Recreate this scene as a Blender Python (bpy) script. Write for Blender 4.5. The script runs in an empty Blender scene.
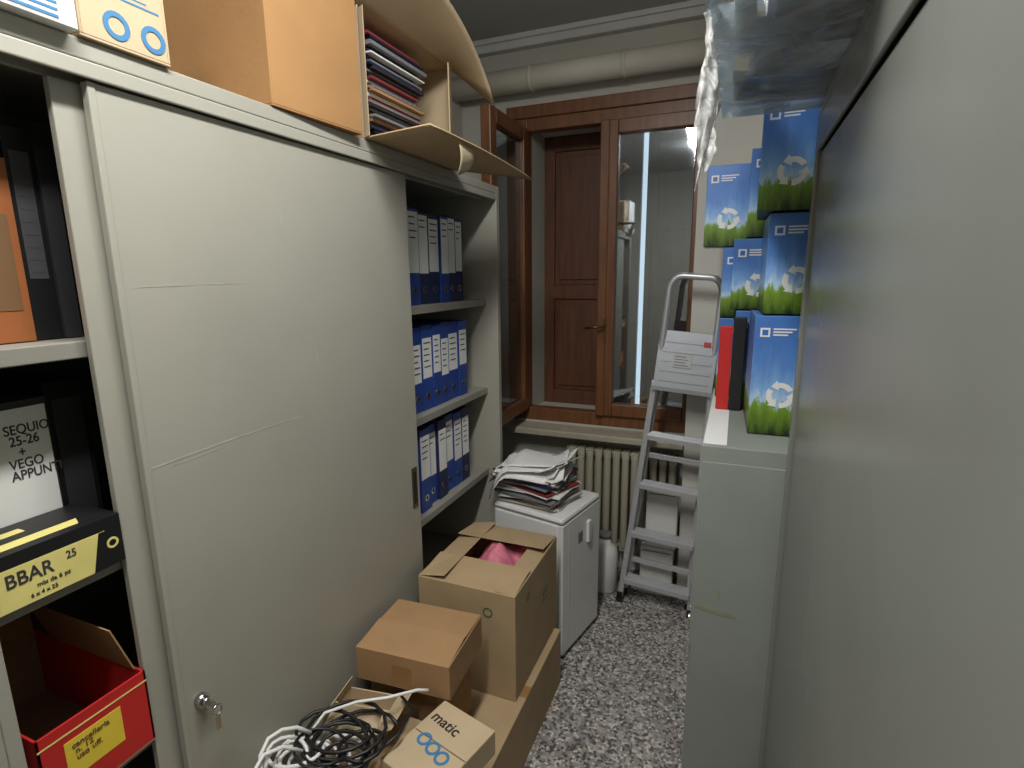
import bpy, bmesh, math, random
from mathutils import Matrix, Vector
random.seed(7)
D=bpy.data; S=bpy.context.scene; COL=S.collection
V=Vector
# ---------------------------------------------------------------- materials
def sr(c):
    return tuple(((x/255)/12.92 if x/255<=0.04045 else (((x/255)+0.055)/1.055)**2.4) for x in c)
MATS={}
def mat(name,rgb,rough=.6,metal=0.0,var=.06,scale=6.0,bump=0.0,bscale=60,spec=.5,stretch=(1,1,1),rgb2=None,coat=0.0):
    if name in MATS: return MATS[name]
    m=D.materials.new(name); m.use_nodes=True; nt=m.node_tree; N=nt.nodes; L=nt.links
    b=N['Principled BSDF']; b.inputs['Roughness'].default_value=rough; b.inputs['Metallic'].default_value=metal
    b.inputs['Specular IOR Level'].default_value=spec
    b.inputs['Coat Weight'].default_value=coat
    tc=N.new('ShaderNodeTexCoord'); mp=N.new('ShaderNodeMapping'); mp.inputs['Scale'].default_value=stretch
    L.new(tc.outputs['Object'],mp.inputs['Vector'])
    no=N.new('ShaderNodeTexNoise'); no.inputs['Scale'].default_value=scale; no.inputs['Detail'].default_value=5
    L.new(mp.outputs[0],no.inputs['Vector'])
    cr=N.new('ShaderNodeValToRGB'); c=sr(rgb)
    c2=sr(rgb2) if rgb2 else tuple(min(1,x*(1+var)) for x in c)
    c1=tuple(x*(1-var) for x in c)
    cr.color_ramp.elements[0].color=(*c1,1); cr.color_ramp.elements[1].color=(*c2,1)
    cr.color_ramp.elements[0].position=.3; cr.color_ramp.elements[1].position=.7
    L.new(no.outputs[0],cr.inputs[0]); L.new(cr.outputs[0],b.inputs['Base Color'])
    if bump>0:
        n2=N.new('ShaderNodeTexNoise'); n2.inputs['Scale'].default_value=bscale; L.new(mp.outputs[0],n2.inputs['Vector'])
        bp=N.new('ShaderNodeBump'); bp.inputs['Strength'].default_value=bump; bp.inputs['Distance'].default_value=.01
        L.new(n2.outputs[0],bp.inputs['Height']); L.new(bp.outputs[0],b.inputs['Normal'])
    MATS[name]=m; return m
PAINT=mat('beige_grey_enamel',(162,160,149),rough=.38,var=.06,scale=2.5,bump=.04,bscale=9)
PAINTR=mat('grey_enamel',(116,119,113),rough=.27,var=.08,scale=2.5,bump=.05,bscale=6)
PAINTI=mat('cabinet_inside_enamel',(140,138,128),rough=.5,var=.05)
LOCKM=mat('locker_enamel',(136,142,136),rough=.4,var=.07,scale=4)
CARD=mat('cardboard',(170,146,112),rough=.85,var=.07,scale=9,bump=.05,bscale=90)
CARD2=mat('cardboard_orange',(160,120,76),rough=.85,var=.08,scale=7,bump=.05,bscale=90)
CARD3=mat('cardboard_pale',(186,166,135),rough=.85,var=.06,scale=9)
CARDB=mat('cardboard_brown',(158,124,86),rough=.85,var=.07,scale=9)
CARDIN=mat('cardboard_inside',(146,122,92),rough=.9,var=.06)
TAPE=mat('packing_tape',(150,114,72),rough=.3,var=.05)
WHITE=mat('white_plastic',(222,222,219),rough=.4,var=.02)
PAPER=mat('paper_white',(226,226,223),rough=.8,var=.03)
BLUE=mat('binder_blue',(34,66,140),rough=.45,var=.08)
NAVY=mat('binder_navy',(28,38,78),rough=.5,var=.08)
BLACK=mat('black_plastic',(22,22,24),rough=.45,var=.1)
DARK=mat('dark_grey_board',(44,44,48),rough=.6,var=.1)
MIDG=mat('mid_grey_board',(66,66,70),rough=.6,var=.1)
ORANGE=mat('brown_board',(150,88,44),rough=.6,var=.1)
RED=mat('red_print',(190,36,34),rough=.5,var=.06)
MAROON=mat('dull_red_board',(120,48,48),rough=.6,var=.06)
YEL=mat('yellow_label',(226,200,62),rough=.6,var=.03)
YEL2=mat('pale_yellow_print',(222,210,128),rough=.55,var=.05,scale=20)
INK=mat('ink_black',(30,30,34),rough=.7,var=.05)
INKS=mat('ink_soft',(52,52,56),rough=.7,var=.3,scale=60)
INKB=mat('ink_blue',(60,120,165),rough=.7,var=.05)
INKG=mat('ink_green',(60,100,66),rough=.7,var=.05)
INKBR=mat('ink_brown',(112,82,52),rough=.7,var=.05)
PINK=mat('pink_film',(222,130,150),rough=.35,var=.12,scale=40)
ALU=mat('aluminium',(200,202,206),rough=.38,metal=.5,var=.04)
GREYP=mat('grey_plastic',(120,122,126),rough=.5,var=.05)
CHROME=mat('chrome',(200,200,200),rough=.2,metal=1,var=.02)
BRASS=mat('brass_old',(110,88,55),rough=.4,metal=.8,var=.05)
WOOD=mat('window_wood',(116,74,45),rough=.4,var=.25,scale=7,stretch=(6,6,.7))
WOODD=mat('shutter_wood',(98,60,40),rough=.5,var=.25,scale=7,stretch=(6,6,.7))
WALL=mat('wall_plaster',(192,190,181),rough=.9,var=.05,scale=2,bump=.08,bscale=40)
CEIL=mat('ceiling_plaster',(180,180,177),rough=.9,var=.05,scale=2,bump=.05,bscale=30)
STONE=mat('sill_stone',(176,168,150),rough=.5,var=.12,scale=25)
RADM=mat('radiator_enamel',(170,164,145),rough=.4,var=.04)
DOORW=mat('door_paint',(188,184,172),rough=.5,var=.03)
SCUFF=mat('tape_residue',(172,168,154),rough=.7,var=.2,scale=30)
RUST=mat('stain_green',(130,138,112),rough=.6,var=.2,scale=20)

def terrazzo():
    m=D.materials.new('terrazzo'); m.use_nodes=True; nt=m.node_tree; N=nt.nodes; L=nt.links
    b=N['Principled BSDF']; b.inputs['Roughness'].default_value=.28
    tc=N.new('ShaderNodeTexCoord'); vo=N.new('ShaderNodeTexVoronoi'); vo.inputs['Scale'].default_value=105
    L.new(tc.outputs['Object'],vo.inputs['Vector'])
    sx=N.new('ShaderNodeSeparateColor'); L.new(vo.outputs['Color'],sx.inputs[0])
    cr=N.new('ShaderNodeValToRGB'); cr.color_ramp.interpolation='CONSTANT'; e=cr.color_ramp.elements
    e[0].position=0; e[0].color=(*sr((84,82,80)),1); e[1].position=.2; e[1].color=(*sr((146,142,138)),1)
    for p,c in((.45,(172,168,163)),(.65,(122,119,116)),(.8,(202,198,192)),(.93,(156,140,130))):
        x=e.new(p); x.color=(*sr(c),1)
    L.new(sx.outputs[0],cr.inputs[0]); L.new(cr.outputs[0],b.inputs['Base Color'])
    return m
TERR=terrazzo()
def glass(name,tint,fac,rough=.03):
    m=D.materials.new(name); m.use_nodes=True; nt=m.node_tree; N=nt.nodes; L=nt.links
    N.remove(N['Principled BSDF']); out=N['Material Output']
    t=N.new('ShaderNodeBsdfTransparent'); t.inputs[0].default_value=(*tint,1)
    g=N.new('ShaderNodeBsdfGlossy'); g.inputs['Roughness'].default_value=rough; g.inputs[0].default_value=(.88,.93,1,1)
    mx=N.new('ShaderNodeMixShader'); mx.inputs[0].default_value=fac
    L.new(t.outputs[0],mx.inputs[1]); L.new(g.outputs[0],mx.inputs[2]); L.new(mx.outputs[0],out.inputs[0]); return m
GLASS=glass('window_glass',(.8,.86,.88),.2)
def film(name,tint,alpha,col,rough=.15,bs=14,bd=.02,bst=.4):
    m=D.materials.new(name); m.use_nodes=True; nt=m.node_tree; N=nt.nodes; L=nt.links
    b=N['Principled BSDF']; b.inputs['Base Color'].default_value=(*col,1); b.inputs['Roughness'].default_value=rough
    out=N['Material Output']; t=N.new('ShaderNodeBsdfTransparent'); t.inputs[0].default_value=(*tint,1)
    mx=N.new('ShaderNodeMixShader'); 
    no=N.new('ShaderNodeTexNoise'); no.inputs['Scale'].default_value=bs; no.inputs['Distortion'].default_value=1.5
    tc=N.new('ShaderNodeTexCoord'); L.new(tc.outputs['Object'],no.inputs['Vector'])
    mr=N.new('ShaderNodeMapRange'); mr.inputs[1].default_value=.3; mr.inputs[2].default_value=.7; mr.inputs[3].default_value=alpha*.6; mr.inputs[4].default_value=min(1,alpha*1.5)
    L.new(no.outputs[0],mr.inputs[0]); L.new(mr.outputs[0],mx.inputs[0])
    bp=N.new('ShaderNodeBump'); bp.inputs['Strength'].default_value=bst; bp.inputs['Distance'].default_value=bd
    L.new(no.outputs[0],bp.inputs['Height']); L.new(bp.outputs[0],b.inputs['Normal'])
    L.new(t.outputs[0],mx.inputs[1]); L.new(b.outputs[0],mx.inputs[2]); L.new(mx.outputs[0],out.inputs[0]); return m
CLEAR=film('clear_bin_plastic',(.84,.88,.90),.34,(.64,.68,.71),.12,7,.035,.6)
BAG=film('white_bag_film',(.95,.95,.95),.42,(.85,.86,.86),.25,20,.01,.6)
def skygrass():
    m=D.materials.new('sky_grass_print'); m.use_nodes=True; nt=m.node_tree; N=nt.nodes; L=nt.links
    b=N['Principled BSDF']; b.inputs['Roughness'].default_value=.35
    tc=N.new('ShaderNodeTexCoord'); sp=N.new('ShaderNodeSeparateXYZ'); L.new(tc.outputs['Generated'],sp.inputs[0])
    no=N.new('ShaderNodeTexNoise'); no.inputs['Scale'].default_value=16; no.inputs['Detail'].default_value=6; no.inputs['Roughness'].default_value=.75
    mp=N.new('ShaderNodeMapping'); mp.inputs['Scale'].default_value=(3,3,.6); L.new(tc.outputs['Object'],mp.inputs[0]); L.new(mp.outputs[0],no.inputs['Vector'])
    ma=N.new('ShaderNodeMath'); ma.operation='MULTIPLY_ADD'; ma.inputs[1].default_value=.45; L.new(no.outputs[0],ma.inputs[0]); L.new(sp.outputs[2],ma.inputs[2])
    cr=N.new('ShaderNodeValToRGB'); e=cr.color_ramp.elements
    e[0].position=.22; e[0].color=(*sr((18,40,10)),1); e[1].position=.47; e[1].color=(*sr((116,150,48)),1)
    for p,c in((.52,(176,204,230)),(.62,(128,170,222)),(.82,(88,134,200)),(1.0,(72,118,188))):
        x=e.new(p); x.color=(*sr(c),1)
    L.new(ma.outputs[0],cr.inputs[0]); L.new(cr.outputs[0],b.inputs['Base Color']); return m
SKYG=skygrass()
BLUEB=mat('box_blue',(62,108,180),rough=.4,var=.05)
def emis(name,c,s):
    m=D.materials.new(name); m.use_nodes=True; b=m.node_tree.nodes['Principled BSDF']
    b.inputs['Emission Color'].default_value=(*c,1); b.inputs['Emission Strength'].default_value=s; return m

# ---------------------------------------------------------------- mesh helpers
def grp(name,loc=(0,0,0),rot=(0,0,0)):
    e=D.objects.new(name,None); e.empty_display_size=.05; COL.objects.link(e); e.location=loc; e.rotation_euler=rot; return e
class MB:
    def __init__(s): s.bm=bmesh.new()
    def slab(s,o,a,b,c,mi=0):
        o,a,b,c=V(o),V(a),V(b),V(c)
        p=[o,o+a,o+a+b,o+b,o+c,o+a+c,o+a+b+c,o+b+c]; vs=[s.bm.verts.new(q) for q in p]
        fl=[(0,3,2,1),(4,5,6,7),(0,1,5,4),(1,2,6,5),(2,3,7,6),(3,0,4,7)]
        inv=a.cross(b).dot(c)<0
        for f in fl:
            f=f[::-1] if inv else f
            F=s.bm.faces.new([vs[i] for i in f]); F.material_index=mi
        return s
    def box(s,x0,x1,y0,y1,z0,z1,mi=0):
        return s.slab((x0,y0,z0),(x1-x0,0,0),(0,y1-y0,0),(0,0,z1-z0),mi)
    def sweep(s,pts,r,n=10,mi=0,closed=False):
        pts=[V(p) for p in pts]; m=len(pts); rings=[]
        t0=(pts[1]-pts[0]).normalized(); up=V((0,0,1)) if abs(t0.z)<.9 else V((1,0,0))
        nrm=(up-t0*up.dot(t0)).normalized()
        for i,p in enumerate(pts):
            if closed: t=(pts[(i+1)%m]-pts[i-1]).normalized()
            else: t=(pts[min(i+1,m-1)]-pts[max(i-1,0)]).normalized()
            nrm=(nrm-t*nrm.dot(t)).normalized(); bn=t.cross(nrm)
            rr=r[i] if isinstance(r,(list,tuple)) else r
            rings.append([s.bm.verts.new(p+(nrm*math.cos(2*math.pi*k/n)+bn*math.sin(2*math.pi*k/n))*rr) for k in range(n)])
        for i in range(m if closed else m-1):
            A,B=rings[i],rings[(i+1)%m]
            for k in range(n):
                F=s.bm.faces.new((A[k],A[(k+1)%n],B[(k+1)%n],B[k])); F.material_index=mi; F.smooth=True
        if not closed:
            for R,fl in((rings[0],1),(rings[-1],0)):
                F=s.bm.faces.new(R[::-1] if fl else R); F.material_index=mi
        return s
    def cyl(s,p0,p1,r,n=16,mi=0): return s.sweep([p0,p1],r,n,mi)
    def poly(s,pts,th,mi=0):
        th=V(th); a=[s.bm.verts.new(V(p)) for p in pts]; b=[s.bm.verts.new(V(p)+th) for p in pts]; n=len(a)
        F=s.bm.faces.new(a[::-1]); F.material_index=mi; F=s.bm.faces.new(b); F.material_index=mi
        for i in range(n):
            F=s.bm.faces.new((a[i],a[(i+1)%n],b[(i+1)%n],b[i])); F.material_index=mi
        return s
    def sheet(s,fn,nu,nv,th=.003,mi=0):
        g=[[s.bm.verts.new(V(fn(i/nu,j/nv))) for j in range(nv+1)] for i in range(nu+1)]
        for i in range(nu):
            for j in range(nv):
                F=s.bm.faces.new((g[i][j],g[i+1][j],g[i+1][j+1],g[i][j+1])); F.material_index=mi; F.smooth=True
        return s
    def done(s,name,mats,parent=None,bevel=0,loc=None,rot=None,solid=0,recalc=True):
        if recalc: bmesh.ops.recalc_face_normals(s.bm,faces=s.bm.faces)
        me=D.meshes.new(name); s.bm.to_mesh(me); s.bm.free()
        for m in mats: me.materials.append(m)
        o=D.objects.new(name,me); COL.objects.link(o)
        if parent: o.parent=parent
        if loc: o.location=loc
        if rot: o.rotation_euler=rot
        if solid:
            q=o.modifiers.new('solid','SOLIDIFY'); q.thickness=solid; q.offset=0
        if bevel:
            q=o.modifiers.new('bevel','BEVEL'); q.width=bevel; q.segments=2; q.limit_method='ANGLE'; q.angle_limit=math.radians(50)
        return o
def frame(o,x,y):
    x=V(x).normalized(); y=V(y).normalized(); z=x.cross(y)
    return Matrix(((x.x,y.x,z.x,o[0]),(x.y,y.y,z.y,o[1]),(x.z,y.z,z.z,o[2]),(0,0,0,1)))
def FX(x,y,z): return frame((x,y,z),(0,1,0),(0,0,1))
def FY(x,y,z): return frame((x,y,z),(1,0,0),(0,0,1))
def FZ(x,y,z,a=0): return frame((x,y,z),(math.cos(a),math.sin(a),0),(-math.sin(a),math.cos(a),0))
def text(name,s,size,M,m,parent,sx=1):
    cu=D.curves.new(name+'_f','FONT'); cu.body=s; cu.size=size; cu.extrude=.0006; cu.offset=size*.012; cu.space_line=.85
    o=D.objects.new('tmp',cu); COL.objects.link(o); bpy.context.view_layer.update()
    me=D.meshes.new_from_object(o.evaluated_get(bpy.context.evaluated_depsgraph_get())); D.objects.remove(o)
    me.transform(Matrix.Diagonal((sx,1,1,1))); me.transform(M); me.materials.clear(); me.materials.append(m)
    o=D.objects.new(name,me); COL.objects.link(o); o.parent=parent; return o
def ringpoly(mb,M,r0,r1,a0,a1,n=16,mi=0,th=.0008):
    a=[M@V((r1*math.cos(a0+(a1-a0)*i/n),r1*math.sin(a0+(a1-a0)*i/n),0)) for i in range(n+1)]
    b=[M@V((r0*math.cos(a0+(a1-a0)*i/n),r0*math.sin(a0+(a1-a0)*i/n),0)) for i in range(n+1)]
    for i in range(n): mb.poly([a[i],a[i+1],b[i+1],b[i]],M.to_3x3()@V((0,0,th)),mi)

# ---------------------------------------------------------------- room
XL,XR,YB,YF,ZC=-1.42,.66,2.80,-1.3,2.76
MB().box(XL-.1,XR+.1,YF-.1,3.2,-.1,0).done('floor',[TERR])
MB().box(XL-.1,XR+.1,YF-.1,YB+.35,ZC,ZC+.1).done('ceiling',[CEIL])
MB().box(XL-.1,XL,YF-.1,YB+.35,0,ZC).done('wall_left',[WALL])
MB().box(XR,XR+.1,YF-.1,YB+.35,0,ZC).done('wall_right',[WALL])
b=MB(); b.box(XL,-1.075,YF-.1,YF,0,ZC); b.box(-.075,XR,YF-.1,YF,0,ZC); b.box(-1.075,-.075,YF-.1,YF,2.175,ZC); b.done('wall_rear',[WALL])
WX0,WX1,WZ0,WZ1=-1.12,-.12,.80,2.39
b=MB(); b.box(XL,WX0,YB,YB+.07,0,ZC); b.box(WX1,XR,YB,YB+.35,0,ZC); b.box(XL,-1.052,YB+.07,YB+.35,0,ZC)
b.box(WX0,WX1,YB,YB+.07,0,WZ0); b.box(-1.052,WX1,YB+.07,YB+.35,0,WZ0+.04)
b.box(WX0,WX1,YB,YB+.07,WZ1,ZC); b.box(-1.052,WX1,YB+.07,YB+.35,WZ1-.04,ZC); b.done('wall_back',[WALL])
MB().box(-.19,XR,2.64,YB,0,ZC).done('wall_pier',[mat('pier_plaster',(208,207,199),rough=.85,var=.04,bump=.05)])
b=MB(); b.box(XL,-.19,2.755,YB,2.70,2.76); b.box(XL,-.19,2.74,2.755,2.735,2.76); b.done('trim_1',[mat('trim_white',(205,205,202),rough=.6)],bevel=.004)
b=MB()
b.sweep([(XL,2.71,2.535),(-.19,2.71,2.535)],.055,24); 
for x in(-1.0,-.55): b.sweep([(x,2.71,2.535),(x+.02,2.71,2.535)],.059,24)
b.done('heating_pipe',[mat('pipe_paint',(206,201,189),rough=.6,var=.04)])
# rear door (in its own opening)
g=grp('door_1',(-.575,YF-.05,0)); b=MB(); b.box(-.425,.425,0,.04,0.0,2.1); b.done('leaf',[DOORW],g,.003)
b=MB(); b.box(-.498,-.427,-.05,.05,0,2.173); b.box(.427,.498,-.05,.05,0,2.173); b.box(-.427,.427,-.05,.05,2.102,2.173); b.done('casing',[DOORW],g,.004)
b=MB(); b.cyl((.355,.04,1.02),(.355,.09,1.02),.01); b.cyl((.355,.09,1.02),(.235,.09,1.02),.009); b.done('handle',[CHROME],g)

# window
g=grp('window_1')
def framebox(b,x0,x1,z0,z1,y0,y1,w,mi=0):
    b.box(x0,x0+w,y0,y1,z0,z1,mi); b.box(x1-w,x1,y0,y1,z0,z1,mi)
    b.box(x0+w,x1-w,y0,y1,z0,z0+w,mi); b.box(x0+w,x1-w,y0,y1,z1-w,z1,mi)
b=MB(); framebox(b,WX0,WX1,WZ0,WZ1,2.80,2.87,.07); b.box(WX0-.04,-.195,2.785,2.80,WZ1-.01,WZ1+.05); b.box(WX0-.04,WX0+.01,2.785,2.80,WZ0,WZ1-.01)
b.done('outer_frame',[WOOD],g,.004)
b=MB(); framebox(b,-.64,-.155,.865,2.325,2.775,2.83,.065); b.box(-.66,-.615,2.765,2.775,.865,2.325); b.done('sash_closed',[WOOD],g,.005)
MB().box(-.575,-.22,2.80,2.804,.93,2.26).done('pane_closed',[GLASS],g)
b=MB(); x0,x1=-1.085,-1.035
b.box(x0,x1,2.715,2.78,.87,2.325); b.box(x0,x1,2.31,2.375,.87,2.325); b.box(x0,x1,2.375,2.715,.87,.935); b.box(x0,x1,2.375,2.715,2.26,2.325); b.done('sash_open',[WOOD],g,.005)
MB().box(-1.062,-1.058,2.375,2.715,.935,2.26).done('pane_open',[GLASS],g)
b=MB(); b.box(-.628,-.612,2.757,2.765,1.26,1.38); b.cyl((-.62,2.76,1.34),(-.62,2.72,1.34),.008); b.cyl((-.62,2.722,1.34),(-.71,2.722,1.33),.007); b.done('handle',[BRASS],g)
b=MB(); 
def shutter(b,x0,x1,z0,z1,y):
    w=.06; b.box(x0,x0+w,y,y+.04,z0,z1); b.box(x1-w,x1,y,y+.04,z0,z1)
    for za,zb in((z0,z0+.08),(z0+.62,z0+.70),(z1-.08,z1)): b.box(x0+w,x1-w,y,y+.04,za,zb)
    for za,zb in((z0+.08,z0+.62),(z0+.70,z1-.08)):
        b.box(x0+w,x1-w,y+.015,y+.03,za,zb); b.box(x0+w+.03,x1-w-.03,y+.004,y+.016,za+.03,zb-.03)
shutter(b,-1.051,-.508,.841,2.349,3.08); shutter(b,-.478,-.121,.841,2.349,3.08)
b.done('shutters',[WOODD],g,.003)
MB().box(-1.25,-.195,2.655,2.80,.755,.79).done('window_sill',[STONE],bevel=.006)
# radiator
g=grp('radiator'); b=MB(); x=-.76
while x<-.24:
    for yy in(2.70,2.76):
        b.sweep([(x,yy,.16),(x,yy,.19),(x,yy,.66),(x,yy,.69)],[.012,.019,.019,.012],8)
    b.box(x-.02,x+.02,2.69,2.77,.66,.70); b.box(x-.02,x+.02,2.69,2.77,.15,.19)
    x+=.047
b.done('columns',[RADM],g,.004)
b=MB(); b.cyl((-.80,2.73,.68),(-.24,2.73,.68),.014); b.cyl((-.80,2.73,.17),(-.24,2.73,.17),.014)
b.box(-.72,-.70,2.77,2.80,.3,.33); b.box(-.34,-.32,2.77,2.80,.3,.33); b.cyl((-.79,2.73,0),(-.79,2.73,.16),.011); b.cyl((-.3,2.73,0),(-.3,2.73,.16),.011)
b.done('pipes',[RADM],g)

# ---------------------------------------------------------------- left sliding-door cabinet
g=grp('sliding_door_cabinet')
X0,XF=-1.41,-.948; CY0,CY1,CH=.315,2.19,1.96
b=MB()
b.box(X0,XF,CY0,CY0+.03,.0,CH); b.box(X0,XF,CY1-.03,CY1,0,CH)
b.box(X0,XF,CY0+.03,CY1-.03,CH-.03,CH); b.box(X0,XF,CY0+.03,CY1-.03,0,.08)
b.box(-.956,XF,CY0+.03,CY1-.03,1.905,CH-.03); b.box(-1.00,-.948,CY0+.03,CY0+.05,.08,1.905)
b.box(-1.003,-.998,CY0+.03,CY1-.03,1.905,CH-.03)
b.done('carcass',[PAINT],g,.003)
b=MB(); b.box(X0,X0+.01,CY0+.03,CY1-.03,.08,CH-.03)
SH=[1.50,1.112,.735,.36]
for z in SH: b.box(X0+.01,-1.003,CY0+.03,CY1-.03,z-.028,z)
b.box(X0+.01,-1.01,1.265,1.275,.08,CH-.03)
b.done('shelves',[PAINTI],g,.002)
b=MB(); b.box(-.973,-.959,.605,1.50,.083,1.903); b.box(-.9595,-.957,.605,.617,.083,1.903)
b.done('door_front',[PAINT],g,.002)
MB().box(-.995,-.981,.565,1.45,.083,1.903).done('door_rear',[PAINT],g,.002)
b=MB(); b.box(-.959,-.957,1.455,1.485,.835,.975,0); b.box(-.957,-.9562,1.462,1.478,.85,.96,1); b.done('recessed_pull',[BRASS,INK],g)
g2=MB(); kz=-.085
g2.cyl((-.959,.648,.845+kz),(-.945,.648,.845+kz),.014,20); g2.cyl((-.945,.648,.845+kz),(-.935,.648,.845+kz),.010,16)
g2.box(-.936,-.915,.646,.650,.838+kz,.852+kz); g2.sweep([(-.913,.648+.011*math.cos(a),.835+kz+.011*math.sin(a)) for a in [i*math.pi/6 for i in range(12)]],.002,6,closed=True)
g2.box(-.9155,-.9135,.644,.654,.79+kz,.825+kz); g2.done('lock_with_key',[CHROME],g)
b=MB()
def strip(b,y0,z0,y1,z1,w):
    d=V((0,y1-y0,z1-z0)); n=V((0,-(z1-z0),y1-y0)).normalized()*w
    b.slab((-.9592,y0,z0),d,n,(.0006,0,0))
strip(b,.635,1.585,.75,1.587,.0015); strip(b,.77,1.588,.866,1.589,.0015); strip(b,.62,1.262,.80,1.268,.003); strip(b,.80,1.268,.988,1.268,.0025); strip(b,.98,1.74,1.0,1.62,.0012); strip(b,.66,1.255,.76,1.258,.0015); strip(b,1.06,1.43,1.06,1.39,.003)
b.done('tape_marks',[SCUFF],g)

# ring binders in cabinet
def binders(name,y0,y1,z,xf,styles,h=.315,wr=(.06,.08)):
    g=grp(name,(xf,y0,z)); b=MB(); y=0; i=0; rnd=random.Random(name+str(z)+str(y0))
    while y<y1-y0-.05:
        w=min(rnd.uniform(*wr),y1-y0-y); st=styles[i%len(styles)]; dx=rnd.uniform(-.012,.004); hh=h+rnd.uniform(-.004,.004)
        mi,lab=st
        b.box(dx-.28,dx,y+.001,y+.004,0,hh,mi); b.box(dx-.28,dx,y+w-.004,y+w-.001,0,hh,mi)
        b.box(dx-.004,dx,y+.004,y+w-.004,0,hh,mi); b.box(dx-.27,dx-.006,y+.006,y+w-.006,.006,hh-.015,2)
        if lab:
            a0,a1=lab; b.box(dx,dx+.0008,y+.005,y+w-.005,hh*a0,hh*a1,2)
            for k in range(rnd.randint(2,5)):
                zz=hh*(a1-.05-k*.07); b.box(dx+.0008,dx+.0014,y+.013,y+w-.012-rnd.random()*.015,zz-.004,zz,3)
        ringpoly(b,FX(dx,y+w/2,.05),.008,.013,0,2*math.pi,14,4,.0015); ringpoly(b,FX(dx,y+w/2,.05),0.0005,.008,0,2*math.pi,12,3,.001)
        y+=w; i+=1
    b.done('files',[BLUE,NAVY,PAPER,INK,CHROME,BLACK,ORANGE,DARK],g)
binders('ring_binders',1.48,2.03,1.501,-1.03,[(1,(.34,.97)),(1,(.36,.95)),(0,(.34,.97))],h=.32)
binders('ring_binders',1.48,2.03,1.113,-1.03,[(0,(.38,.85)),(0,(.42,.88)),(0,(.35,.8))],h=.31)
binders('ring_binders',1.48,2.03,.736,-1.03,[(0,(.36,.9)),(1,(.36,.88)),(0,(.40,.92))],h=.315)
# dark files, upper left shelf
g=grp('document_boxes',(-1.07,.37,1.502)); b=MB()
b.box(-.26,0,0,.166,0,.285,0); b.box(-.26,-.006,.169,.208,0,.335,1); b.box(-.006,-.0052,.175,.202,.10,.30,5); b.box(-.26,0,.210,.236,0,.31,2)
for k in range(9): b.box(-.0052,-.0048,.179,.198,.11+.02*k,.116+.02*k,3)
b.box(0,.001,.12,.155,.05,.20,4)
b.done('boxes',[ORANGE,BLACK,DARK,MIDG,INKBR,MIDG],g,.002)
g=grp('archive_folders',(-1.10,.375,1.113)); b=MB()
b.box(-.25,0,.06,.172,0,.29,0); b.box(0,.001,.063,.169,.01,.278,1); b.box(-.25,-.01,.176,.24,0,.31,2); b.box(-.01,-.009,.185,.232,.06,.28,3)
b.done('folders',[DARK,PAPER,BLACK,DARK],g,.002)
text('handwriting','SEQUIO\n 25-26\n   +\nVEGO\nAPPUNTI',.023,FX(.0012,.105,.235),INKS,g,.8)
g=grp('product_box',(-.975,.37,1.113)); b=MB()
b.box(-.12,0,0,.192,0,.088,0); b.box(0,.0008,.0,.165,.0,.066,1); b.poly([(.0008,.140,.0),(.0008,.165,.0),(.0008,.165,.066),(.0008,.155,.066)],(.0006,0,0),0)
b.poly([(-.02,.01,.088),(-.02,.14,.088),(-.045,.15,.088),(-.045,.0,.088)],(0,0,.0006),1); b.poly([(-.07,.0,.088),(-.07,.09,.088),(-.09,.09,.088),(-.09,.0,.088)],(0,0,.0006),1)
ringpoly(b,FX(.0,.175,.04),.006,.010,0,6.28,12,1)
b.done('carton',[BLACK,YEL2],g,.001)
text('lettering','BBAR',.031,FX(.001,.022,.036),INKS,g,.85)
text('numbers','25',.018,FX(.001,.104,.046),INKS,g,.85)
text('small_print','mix da 6 pz',.010,FX(.001,.06,.021),INKS,g); text('fine_print','6 x 4 x 25',.009,FX(.001,.05,.008),INKS,g)

def carton(name,loc,w,d,h,rot=0,m=CARD,flaps=None,closed=True,tape=True,t=.004,inner=CARDIN,tilt=(0,0)):
    g=grp(name,loc,(tilt[0],tilt[1],rot)); b=MB(); hw,hd=w/2,d/2
    b.box(-hw,hw,-hd,hd,0,t)
    for s in(-1,1):
        xa=s*hw; b.box(min(xa,xa-s*t),max(xa,xa-s*t),-hd+t,hd-t,t,h); ya=s*hd; b.box(-hw,hw,min(ya,ya-s*t),max(ya,ya-s*t),t,h)
    if closed and not flaps:
        b.box(-hw,hw,-hd,-.001,h,h+t*.7); b.box(-hw,hw,.001,hd,h,h+t*.7)
    for (side,ang,Ln) in (flaps or []):
        inn={'+x':V((-1,0,0)),'-x':V((1,0,0)),'+y':V((0,-1,0)),'-y':V((0,1,0))}[side]
        e=V((0,1,0)) if side[1]=='x' else V((1,0,0)); wd=(d if side[1]=='x' else w)-.006
        o=-V((inn.x*hw,inn.y*hd,0))+V((0,0,h)); a=math.radians(ang); dr=inn*math.cos(a)+V((0,0,math.sin(a))); n=dr.cross(e).normalized()*t*.7
        b.slab(o-e*wd/2,e*wd,dr*Ln,n)
    b.done('carton',[m],g,.0015)
    if tape and closed and not flaps:
        bb=MB(); bb.box(-hw-.0006,hw+.0006,-.025,.025,h+t*.7,h+t*.7+.0006); bb.box(hw,hw+.0006,-.025,.025,h-.07,h+t*.7); bb.box(-hw-.0006,-hw,-.025,.025,h-.07,h+t*.7); bb.done('tape',[TAPE],g)
    return g
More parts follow.
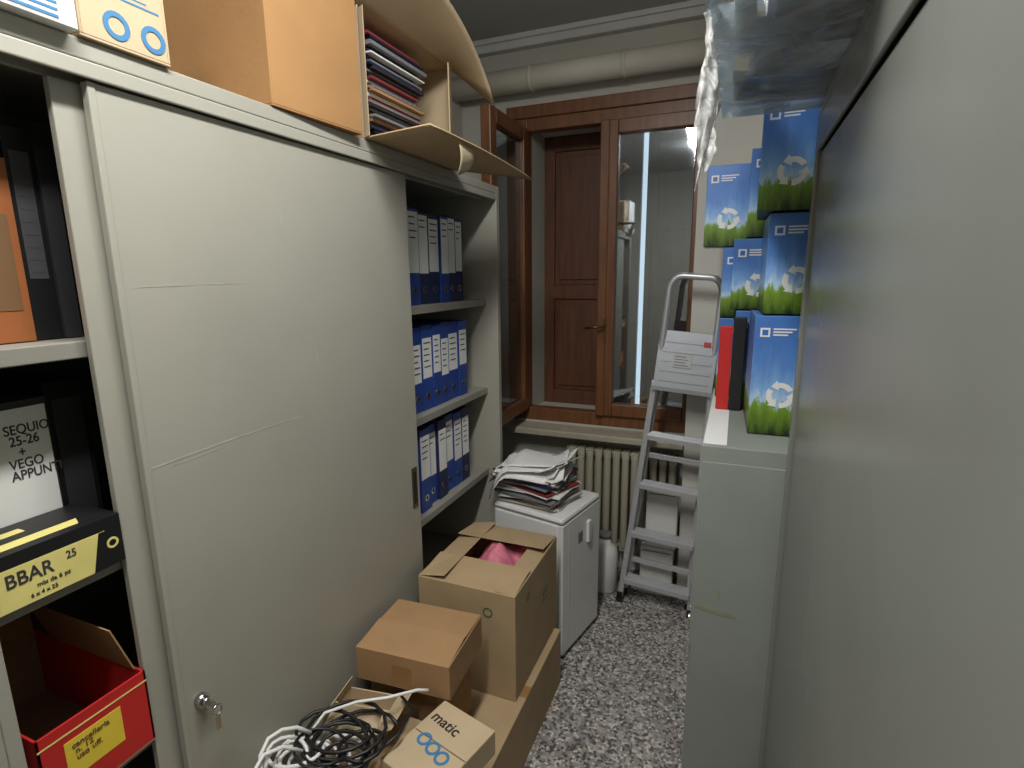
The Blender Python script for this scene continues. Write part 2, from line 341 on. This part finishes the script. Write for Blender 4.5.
# red box on shelf
g=grp('red_open_box',(-.975,.388,.737)); b=MB(); w=.175; h=.15; dd=.34; t=.004
b.box(-dd,0,0,w,0,t,1); b.box(-t,0,0,w,t,h,0); b.box(-dd,-dd+t,0,w,t,h,1); b.box(-dd,0,0,t,t,h,0); b.box(-dd,0,w-t,w,t,h,0)
b.slab((-.02,w-t,h),(-.25,0,0),(0,-.03,.10),(0,-.003,0),2)
b.slab((-dd,t,h),(0,w-2*t,0),(-.01,0,.12),(.003,0,0),2)
b.box(0,.0008,.035,.125,.045,.115,3); b.box(0,.0008,.0,w,.128,.131,4)
b.done('carton',[RED,CARDIN,CARDB,YEL,YEL2],g,.001)
text('label_print','cancelleria\n n. 12\n uso uff.',.014,FX(.0012,.045,.098),INKBR,g)

# boxes on top of left cabinet
T=CH+.001
g=carton('white_storage_box',(-1.10,.46,T),.35,.25,.27,m=PAPER,tape=False)
text('lettering','ARCHIVIO\n  pratiche',.035,FX(.1755,-.06,.07),INKB,g); b=MB()
for k in range(4): b.box(.175,.1756,-.1+.01*k,.1,.006+.009*k,.010+.009*k)
b.done('printed_lines',[INKB],g)
g=carton('printed_carton',(-1.12,.668,T),.36,.145,.24,m=CARD3,tape=False)
b=MB()
for yy in(-.015,.045): ringpoly(b,FX(.1805,yy,.033),.013,.021,0,6.283,20,0)
b.box(.18,.1806,-.06,.06,.075,.078); b.box(.18,.1806,-.06,.04,.083,.085); b.done('printed_rings',[INKB],g)
text('lettering','matic',.035,FX(.1806,-.06,.10),INK,g)
g=carton('large_cardboard_box',(-1.12,1.125,T),.37,.285,.36,rot=-.06,m=CARD2)
b=MB(); b.box(.185,.1858,-.03,.02,.33,.36); b.box(-.05,.0,-.1432,-.1425,.03,.055); b.done('tape_patches',[TAPE],g)
# open box lying on its side, full of files
g=grp('open_file_box',(-.95,1.295,T)); b=MB(); w=.50; h=.33; dd=.40; t=.004
b.box(-dd,0,0,w,0,t); b.box(-dd,0,0,w,h-t,h); b.box(-dd,0,0,t,t,h-t); b.box(-dd,0,w-t,w,t,h-t); b.box(-dd,-dd+t,t,w-t,t,h-t)
b.slab((0,0,t),(.025,-.012,0),(0,0,h-.02),(.0,.003,0)); 
b.slab((0,w-.004,t),(.05,-.11,0),(0,0,h-.03),(.003,.003,0))
b.done('carton',[CARD3],g,.001)
def bil(p00,p10,p01,p11,u,v):
    return V(p00)*(1-u)*(1-v)+V(p10)*u*(1-v)+V(p01)*(1-u)*v+V(p11)*u*v
b=MB()
b.sheet(lambda u,v:bil((0,0,.003),(.21,-.015,.012),(0,.5,.003),(.265,.585,-.035),u,v)+V((0,0,.008*math.sin(3.14*v)*u)),10,12); b.done('lower_flap',[CARD],g,solid=.004)
b=MB()
b.sheet(lambda u,v:(.0+.14*u, -.02+v*(.54+.03*u), h-.004+.10*u*(1-v)**.6 -.12*(v**3)*u + .02*math.sin(v*3.1)*u),10,16); b.done('upper_flap',[CARD3],g,solid=.004)
b=MB(); b.sheet(lambda u,v:(.215-.02*v+.01*math.sin(3*v),.13+.085*u+.02*v,.0-.085*v*(1-.35*u)),6,6); b.done('hanging_tape',[mat('tape_pale',(196,182,148),rough=.5)],g,solid=.001)
b=MB(); rnd=random.Random(3)
zz=.012
while zz<.285:
    hh=rnd.uniform(.003,.010); b.box(-.30+rnd.uniform(-.02,.02),-.02+rnd.uniform(-.02,.01),.06+rnd.uniform(0,.02),.34+rnd.uniform(-.03,.02),zz,zz+hh,rnd.choice([0,1,1,2,2,3,4,5,6,5])); zz+=hh+.001
b.done('folders',[MAROON,DARK,GREYP,PAPER,NAVY,BLACK,CARDB],g)

# ---------------------------------------------------------------- floor cartons
g=carton('long_carton',(-.74,1.475,0),.37,.71,.235,m=CARD)
g=carton('open_carton',(-.755,1.635,.24),.35,.43,.375,rot=.0,m=CARD,closed=False,
  flaps=[('-y',6,.15),('+y',8,.15),('+x',4,.07),('-x',10,.10)])
b=MB()
b.sheet(lambda u,v:(-.14+.28*u,-.17+.34*v,.29+.045*math.sin(7*u+2*v)*math.sin(5*v+3*u)+.05*math.sin(3.1*u)+.008*math.sin(27*u+9*v)*math.sin(19*v-11*u)),24,24); b.done('pink_bag',[PINK],g)
b=MB()
b.box(.175,.1758,.04,.10,.20,.204); 
for k in range(3):
    b.poly([(.175,.05+.02*k,.22),(.175,.062+.02*k,.22),(.175,.056+.02*k,.25)],(.0008,0,0))
ringpoly(b,FX(.175,-.1,.31),.010,.014,0,6.283,18,0); ringpoly(b,FY(.08,-.2155,.30),.013,.017,0,6.283,18,0)
b.done('handling_marks',[INKG],g)
carton('cardboard_box',(-.81,1.235,.24),.22,.21,.240,m=CARDB)
g=carton('shallow_box',(-.788,1.205,.49),.285,.235,.10,rot=.07,m=CARDB,flaps=[('-y',5,.12),('+y',2,.112)],closed=False)
MB().box(-.03,.03,-.1178,-.1172,.015,.07).done('tape_patch',[TAPE],g)
carton('cardboard_box',(-.74,.80,0),.36,.55,.42,m=CARD)
g=carton('small_open_box',(-.845,.995,.425),.15,.14,.055,rot=.15,m=CARD3,closed=False,flaps=[('+x',150,.05),('-x',70,.04),('-y',30,.06)])
g=carton('printed_carton',(-.595,.965,.425),.17,.22,.065,rot=-.25,m=CARD3,tape=False)
b=MB(); 
for k in range(3): ringpoly(b,FZ(-.04+.036*k,-.01-.008*k,.068,.2),.012,.019,0,6.283,20,0)
b.done('printed_rings',[INKB],g); text('lettering','matic',.042,FZ(-.075,.045,.0682,-.1),INK,g)
# cables
def cable(b,cx,cy,z,r,n,seed,rad,sq=.8):
    rnd=random.Random(seed); pts=[]; ph=rnd.random()*6
    for i in range(n*16):
        a=ph+i*2*math.pi/16; k=i//16; rr=r*(1+.18*math.sin(a*.37+seed)+.1*math.sin(a*1.7))
        pts.append((cx+rr*math.cos(a)+.02*math.sin(a*.21+seed),cy+rr*sq*math.sin(a)+.02*math.cos(a*.3),z+rad+.006*(k)+.006*(1+math.sin(a*1.3+seed))))
    b.sweep(pts,rad,8)
g=grp('cable_tangle',(-.78,.82,.43)); off=V((.78,-.82,-.43))
b=MB()
cable(b,-.80,.87,.505,.088,4,1,.0045); cable(b,-.755,.85,.50,.06,3,2,.0045); cable(b,-.83,.84,.515,.07,2,14,.0035)
b.sweep([(-.71,.86,.515),(-.68,.92,.53),(-.69,1.0,.53),(-.75,1.04,.515)],.004,8)
bmesh.ops.translate(b.bm,verts=b.bm.verts,vec=off); b.done('black_cables',[BLACK],g)
b=MB(); cable(b,-.875,.755,.45,.045,3,3,.0045); cable(b,-.80,.80,.428,.075,3,6,.0045); cable(b,-.84,.83,.47,.085,3,9,.004); cable(b,-.87,.79,.50,.05,3,21,.0045)
b.sweep([(-.90,.80,.49),(-.88,.90,.54),(-.82,.95,.55),(-.75,.98,.56),(-.70,1.04,.55),(-.68,1.06,.54)],.004,8)
b.sweep([(-.87,.72,.49),(-.895,.715,.54),(-.91,.73,.565),(-.915,.76,.58),(-.905,.79,.58),(-.89,.82,.565),(-.87,.84,.54)],.0045,8)
b.sweep([(-.85,.66,.49),(-.88,.67,.53),(-.895,.69,.555),(-.90,.73,.57),(-.885,.77,.56),(-.86,.80,.53)],.0045,8)
b.box(-.91,-.88,.70,.725,.50,.525)
bmesh.ops.translate(b.bm,verts=b.bm.verts,vec=off); b.done('white_cables',[WHITE],g)

# ---------------------------------------------------------------- small appliance + papers
g=grp('small_refrigerator',(-.583,1.945,0),(0,0,-.22)); b=MB()
b.box(-.348,-.02,0,.33,.02,.615,0); b.box(-.352,0.0,-.004,.336,.615,.64,0); b.done('cabinet',[WHITE],g,.012)
b=MB(); b.box(-.02,.0,.0,.33,.03,.61,0); b.box(.0,.0008,.13,.17,.48,.53,1); b.box(0,.0015,.05,.056,.08,.58,2); b.done('door',[WHITE,GREYP,mat('white_shade',(190,190,184))],g,.006)
b=MB(); b.box(0,.014,.20,.23,.46,.56); b.done('handle',[WHITE],g,.005)
b=MB()
for x in(-.33,-.05):
    for y in(.03,.3): b.cyl((x,y,0),(x,y,.025),.015)
b.done('feet',[BLACK],g)
g=grp('magazine_pile',(-.762,2.12,.643),(0,0,-.1)); b=MB(); rnd=random.Random(11); z=0
NEWS=mat('newsprint',(200,195,184))
for i in range(24):
    hh=rnd.uniform(.003,.009); a=rnd.uniform(-.3,.2); c,s_=math.cos(a),math.sin(a); w,l=rnd.choice([(.22,.30),(.21,.29),(.19,.27)])
    cx,cy=rnd.uniform(-.006,.025),rnd.uniform(-.025,.015); ux=V((c,s_,0)); uy=V((-s_,c,0)); mi=rnd.choice([0,0,0,0,0,4,4,4,1,2,3])
    b.slab(V((cx,cy,z))-ux*l/2-uy*w/2,ux*l,uy*w,(0,0,hh),mi); z+=hh+.0008
b.done('magazines',[PAPER,MAROON,GREYP,NAVY,NEWS,DARK],g)
for i,(dx,dy,a,c) in enumerate([(-.0,-.05,.25,.04),(.02,.015,-.25,.02),(-.005,-.02,-.05,.02),(.0,-.04,.35,.02),(.01,-.01,.1,.03)]):
    b=MB(); zz=z+.004+.005*i
    def fn(u,v,dx=dx,dy=dy,a=a,c=c,zz=zz):
        X,Y=(u-.5)*.31,(v-.5)*.22; r2=max(0,abs(u-.45)-.22); q=max(0,.35-v); return (dx+X*math.cos(a)-Y*math.sin(a),dy+X*math.sin(a)+Y*math.cos(a),zz+c*.25*math.sin(4*v+5*u+i)+c*.25-(1.7*r2*r2 if u<.5 else -.3*r2*r2)-.28*q*q*(i<2))
    b.sheet(fn,14,10); b.done('loose_sheet_%d'%(i+1),[PAPER],g,solid=.0015)
# canister
g=grp('plastic_canister',(-.545,2.56,0)); b=MB()
b.sweep([(0,0,0),(0,0,.01),(0,0,.2),(0,0,.24),(0,0,.26),(0,0,.285)],[.06,.068,.068,.055,.03,.025],24); b.done('body',[WHITE],g)
MB().sweep([(0,0,.285),(0,0,.31)],.03,20).done('cap',[GREYP],g)
g=grp('file_case',(-.28,2.585,0)); b=MB(); b.box(-.09,.07,0,.05,0,.26); b.box(-.07,.08,0,.05,.262,.57); b.done('cases',[WHITE],g,.006)
b=MB(); b.box(-.08,.06,-.001,0,.235,.24); b.box(-.06,.07,-.001,0,.54,.545); b.done('seams',[GREYP],g)

# ---------------------------------------------------------------- ladder
g=grp('step_ladder',(-.280,2.475,0),(-.015,math.radians(4.2),0)); b=MB()
def rail(b,p0,p1,w=.02,d=.045):
    p0,p1=V(p0),V(p1); b.slab(p0-V((w/2,d/2,0)),p1-p0,(w,0,0),(0,d,0))
for s in(-1,1):
    rail(b,(s*.165,0,.02),(s*.122,.0,1.12),.026); rail(b,(s*.15,.055,.02),(s*.112,.045,1.08),.018,.025)
b.done('rails',[ALU],g,.003)
b=MB(); 
for z in(.12,.37,.62,.86):
    w=.165-.043*z/1.1-.008; b.box(-w,w,-.04,.035,z-.012,z+.012)
    for k in range(4): b.box(-w,w,-.035+.018*k,-.028+.018*k,z+.012,z+.015)
for z in(.2,.75): w=.145-.034*z; b.box(-w,w,.047,.063,z-.012,z+.012)
b.done('steps',[ALU],g,.002)
b=MB(); pts=[(-.118,0,1.0),(-.112,0,1.25),(-.108,0,1.53)]+[(-.108+.05-.05*math.cos(a),0,1.53+.06*math.sin(a)) for a in (.4,.8,1.2,1.57)]+[(.058+.05*math.sin(a),0,1.53+.06*math.cos(a)) for a in(0,.4,.8,1.2)]+[(.108,0,1.53),(.112,0,1.25),(.118,0,1.0)]
b.sweep(pts,.014,12); b.done('top_hoop',[ALU],g)
b=MB(); o=V((-.125,-.045,1.10)); up=V((0,.05,.25)); b.slab(o,(.25,0,0),up,(0,.02,0),0)
for k in range(5): b.slab(o+up*(.12+.17*k)+V((.02,-.004,0)),(.21,0,0),up*.06,(0,.004,0),0)
b.slab(o+V((.07,-.005,.0))+up*.38,(.08,0,0),up*.24,(0,.002,0),2)
for k in range(4): b.slab(o+V((.076,-.0056,.0))+up*(.41+.05*k),(.06-.01*(k%2),0,0),up*.018,(0,.001,0),3)
b.slab(o+V((.19,-.006,.0))+up*.78,(.03,0,0),up*.08,(0,.002,0),1)
b.box(-.13,.13,-.045,.0,1.085,1.105,0)
b.done('platform',[mat('platform_grey',(165,168,174),rough=.45,metal=.3),RED,mat('label_grey',(190,190,190)),GREYP],g,.003)
b=MB()
for s in(-1,1): b.box(s*.167-.014,s*.167+.014,-.027,.027,0,.05); b.box(s*.152-.013,s*.152+.013,.04,.072,0,.04)
b.done('feet',[BLACK],g,.003)

# ---------------------------------------------------------------- right side : locker + tall cabinet
g=grp('metal_filing_cabinet'); b=MB()
b.box(-.065,.62,1.50,2.30,.0,1.144); b.box(-.058,.62,1.497,1.50,.03,1.10); b.done('body',[LOCKM],g,.004)
b=MB(); b.box(-.0665,-.065,1.52,2.28,.06,.56); b.box(-.0665,-.065,1.52,2.28,.59,1.10); b.done('doors',[LOCKM],g,.001)
b=MB(); b.box(-.074,-.0665,1.56,1.575,.62,.70); b.cyl((-.074,1.54,.60),(-.066,1.54,.60),.01,12); b.box(-.074,-.062,1.497,1.512,.50,.54); b.done('handle',[CHROME],g,.001)
b=MB(); b.slab((-.055,1.4962,.66),(.11,0,-.012),(0,0,.014),(0,.001,0)); b.slab((.0,1.4962,.71),(.01,0,-.012),(0,0,.02),(0,.001,0)); b.done('tape_residue',[RUST],g)
b=MB(); b.box(-.06,.0,1.52,2.28,1.144,1.1455); b.done('paper_liner',[PAPER],g)

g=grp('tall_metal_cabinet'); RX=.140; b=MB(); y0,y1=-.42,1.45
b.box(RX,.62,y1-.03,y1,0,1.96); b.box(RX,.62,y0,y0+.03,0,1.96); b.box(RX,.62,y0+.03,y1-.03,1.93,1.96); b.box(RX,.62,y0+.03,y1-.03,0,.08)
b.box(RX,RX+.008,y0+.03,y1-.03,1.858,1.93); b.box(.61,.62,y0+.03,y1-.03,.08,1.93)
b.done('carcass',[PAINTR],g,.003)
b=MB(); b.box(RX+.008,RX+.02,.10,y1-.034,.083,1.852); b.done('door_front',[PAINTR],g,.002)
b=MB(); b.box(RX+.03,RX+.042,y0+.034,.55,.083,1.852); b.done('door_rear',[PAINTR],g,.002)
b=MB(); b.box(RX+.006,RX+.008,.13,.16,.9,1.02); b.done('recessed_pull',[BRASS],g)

# blue archive boxes
def bluebox(x0,x1,y0,y1,z0,z1,rot=0):
    w,d,h=x1-x0,y1-y0,z1-z0
    g=grp('blue_archive_box',((x0+x1)/2,(y0+y1)/2,z0),(0,0,rot))
    MB().box(-w/2,w/2,-d/2,d/2,0,h-.002).done('carton',[SKYG],g,.002)
    b=MB(); F=-d/2
    b.box(-w/2+.015,-w/2+.04,F-.001,F,h-.06,h-.035,0)
    for k in range(3): b.box(-w/2+.048,-w/2+.105-.01*k,F-.001,F,h-.04-.008*k,h-.036-.008*k,0)
    b.box(-w/2+.02,-w/2+.035,F-.0015,F-.001,h-.055,h-.040,1)
    M=FY(-w/2+.078,F-.0002,h*.34); R=.036
    for k in range(3):
        a=k*2.094+.5; ringpoly(b,M,R*.6,R,a,a+1.3,6,0)
        M2=M@Matrix.Rotation(a+1.3,4,'Z'); b.poly([M2@V((R*.4,0,0)),M2@V((R*1.2,0,0)),M2@V((R*.8,R*.5,0))],M2.to_3x3()@V((0,0,.0008)),0)
    b.done('print',[PAPER,BLUEB],g)
    return g
bluebox(.047,.30,1.66,1.92,1.147,1.485,.03)
bluebox(.065,.32,1.67,1.93,1.487,1.757,.02)
bluebox(.038,.30,1.65,1.92,1.759,2.045,-.03)
bluebox(-.02,.22,1.98,2.10,1.480,1.71,.0)
bluebox(.0,.24,1.975,2.10,1.147,1.478,0)
bluebox(.015,.24,1.98,2.11,1.712,1.985,0)
bluebox(-.055,.16,2.14,2.27,1.147,1.44,0)
bluebox(-.055,.16,2.14,2.27,1.442,1.69,0)
bluebox(-.125,.10,2.14,2.275,1.692,1.97,0)
g=grp('lever_file',(-.045,1.93,1.147)); b=MB(); b.box(0,.04,0,.03,0,.28,0); b.box(.041,.08,0,.03,0,.31,1); b.done('files',[RED,BLACK],g,.002)

# clear plastic bin on tall cabinet
g=grp('clear_storage_bin',(0,0,1.962)); b=MB()
x0,x1,y0,y1,h=-.06,.42,.80,1.49,.26; o=.03
def ring(z,e): return [b.bm.verts.new((x0-e,y0-e,z)),b.bm.verts.new((x1+e,y0-e,z)),b.bm.verts.new((x1+e,y1+e,z)),b.bm.verts.new((x0-e,y1+e,z))]
r=[ring(0,0),ring(h,o),ring(h,o+.02),ring(h-.015,o+.02)]
b.bm.faces.new(r[0][::-1])
for i in range(3):
    for k in range(4): b.bm.faces.new((r[i][k],r[i][(k+1)%4],r[i+1][(k+1)%4],r[i+1][k]))
b.done('bin',[CLEAR],g,.01,solid=.003)
b=MB(); b.box(.03,.3,.86,1.12,.012,.12,0); b.slab((.0,1.16,.012),(.34,.05,0),(-.03,.24,0),(0,0,.07),1); b.box(-.03,.0,.9,1.12,.012,.16,2); b.slab((-.035,1.2,.012),(.05,.02,0),(-.0,.2,.0),(0,0,.1),4); b.box(.02,.2,1.2,1.35,.09,.2,3); b.sweep([(-.03,1.45,.03),(.3,1.46,.03)],.018,10,2); b.done('contents',[DARK,GREYP,WHITE,NAVY,CARD3],g)
b=MB()
b.sheet(lambda u,v:(-.120+.048*u+.008*math.sin(9*v+4*u)+.003*math.sin(37*v+7*u),1.55+.03*math.sin(5*u+6*v)+.010*math.sin(17*v+13*u)+.005*math.sin(41*v-17*u),.26-(.42-.10*u)*v+.02*math.sin(6*u)),16,70); b.done('hanging_bag',[BAG],g,solid=.0008)

# ---------------------------------------------------------------- light
g=grp('ceiling_light',(-.38,.45,ZC)); b=MB(); b.box(-.06,.06,-.62,.62,-.05,0,0); b.done('housing',[WHITE],g,.006)
b=MB(); b.cyl((0,-.58,-.065),(0,.58,-.065),.014,12); b.done('tube',[emis('tube_glow',(1,.99,.96),4)],g)
ld=D.lights.new('lamp','AREA'); ld.shape='RECTANGLE'; ld.size=.12; ld.size_y=1.2; ld.energy=33; ld.color=(1,.985,.95)
lo=D.objects.new('lamp',ld); COL.objects.link(lo); lo.parent=g; lo.location=(0,0,-.085)
for i,y in enumerate((-.4,.4)):
    ld=D.lights.new('glow','POINT'); ld.shadow_soft_size=.05; ld.energy=7; ld.color=(1,.985,.95)
    lo=D.objects.new('glow_%d'%i,ld); COL.objects.link(lo); lo.parent=g; lo.location=(0,y,-.15)
w=D.worlds.new('world'); S.world=w; w.use_nodes=True; bg=w.node_tree.nodes['Background']; bg.inputs[0].default_value=(.75,.87,1,1); bg.inputs[1].default_value=1.5

# ---------------------------------------------------------------- camera
ya,pi_,ro=math.radians(22.3),math.radians(11.3),math.radians(.6)
F=V((-math.sin(ya)*math.cos(pi_),math.cos(ya)*math.cos(pi_),-math.sin(pi_))); R=V((math.cos(ya),math.sin(ya),0)); U=R.cross(F)
R2=R*math.cos(ro)-U*math.sin(ro); U2=U*math.cos(ro)+R*math.sin(ro)
cd=D.cameras.new('camera'); cd.lens=36*545/1024; cd.sensor_width=36; cd.clip_start=.02
co=D.objects.new('camera',cd); COL.objects.link(co)
co.matrix_world=Matrix(((R2.x,U2.x,-F.x,0),(R2.y,U2.y,-F.y,0),(R2.z,U2.z,-F.z,1.6),(0,0,0,1)))
S.camera=co
S.view_settings.view_transform='Standard'
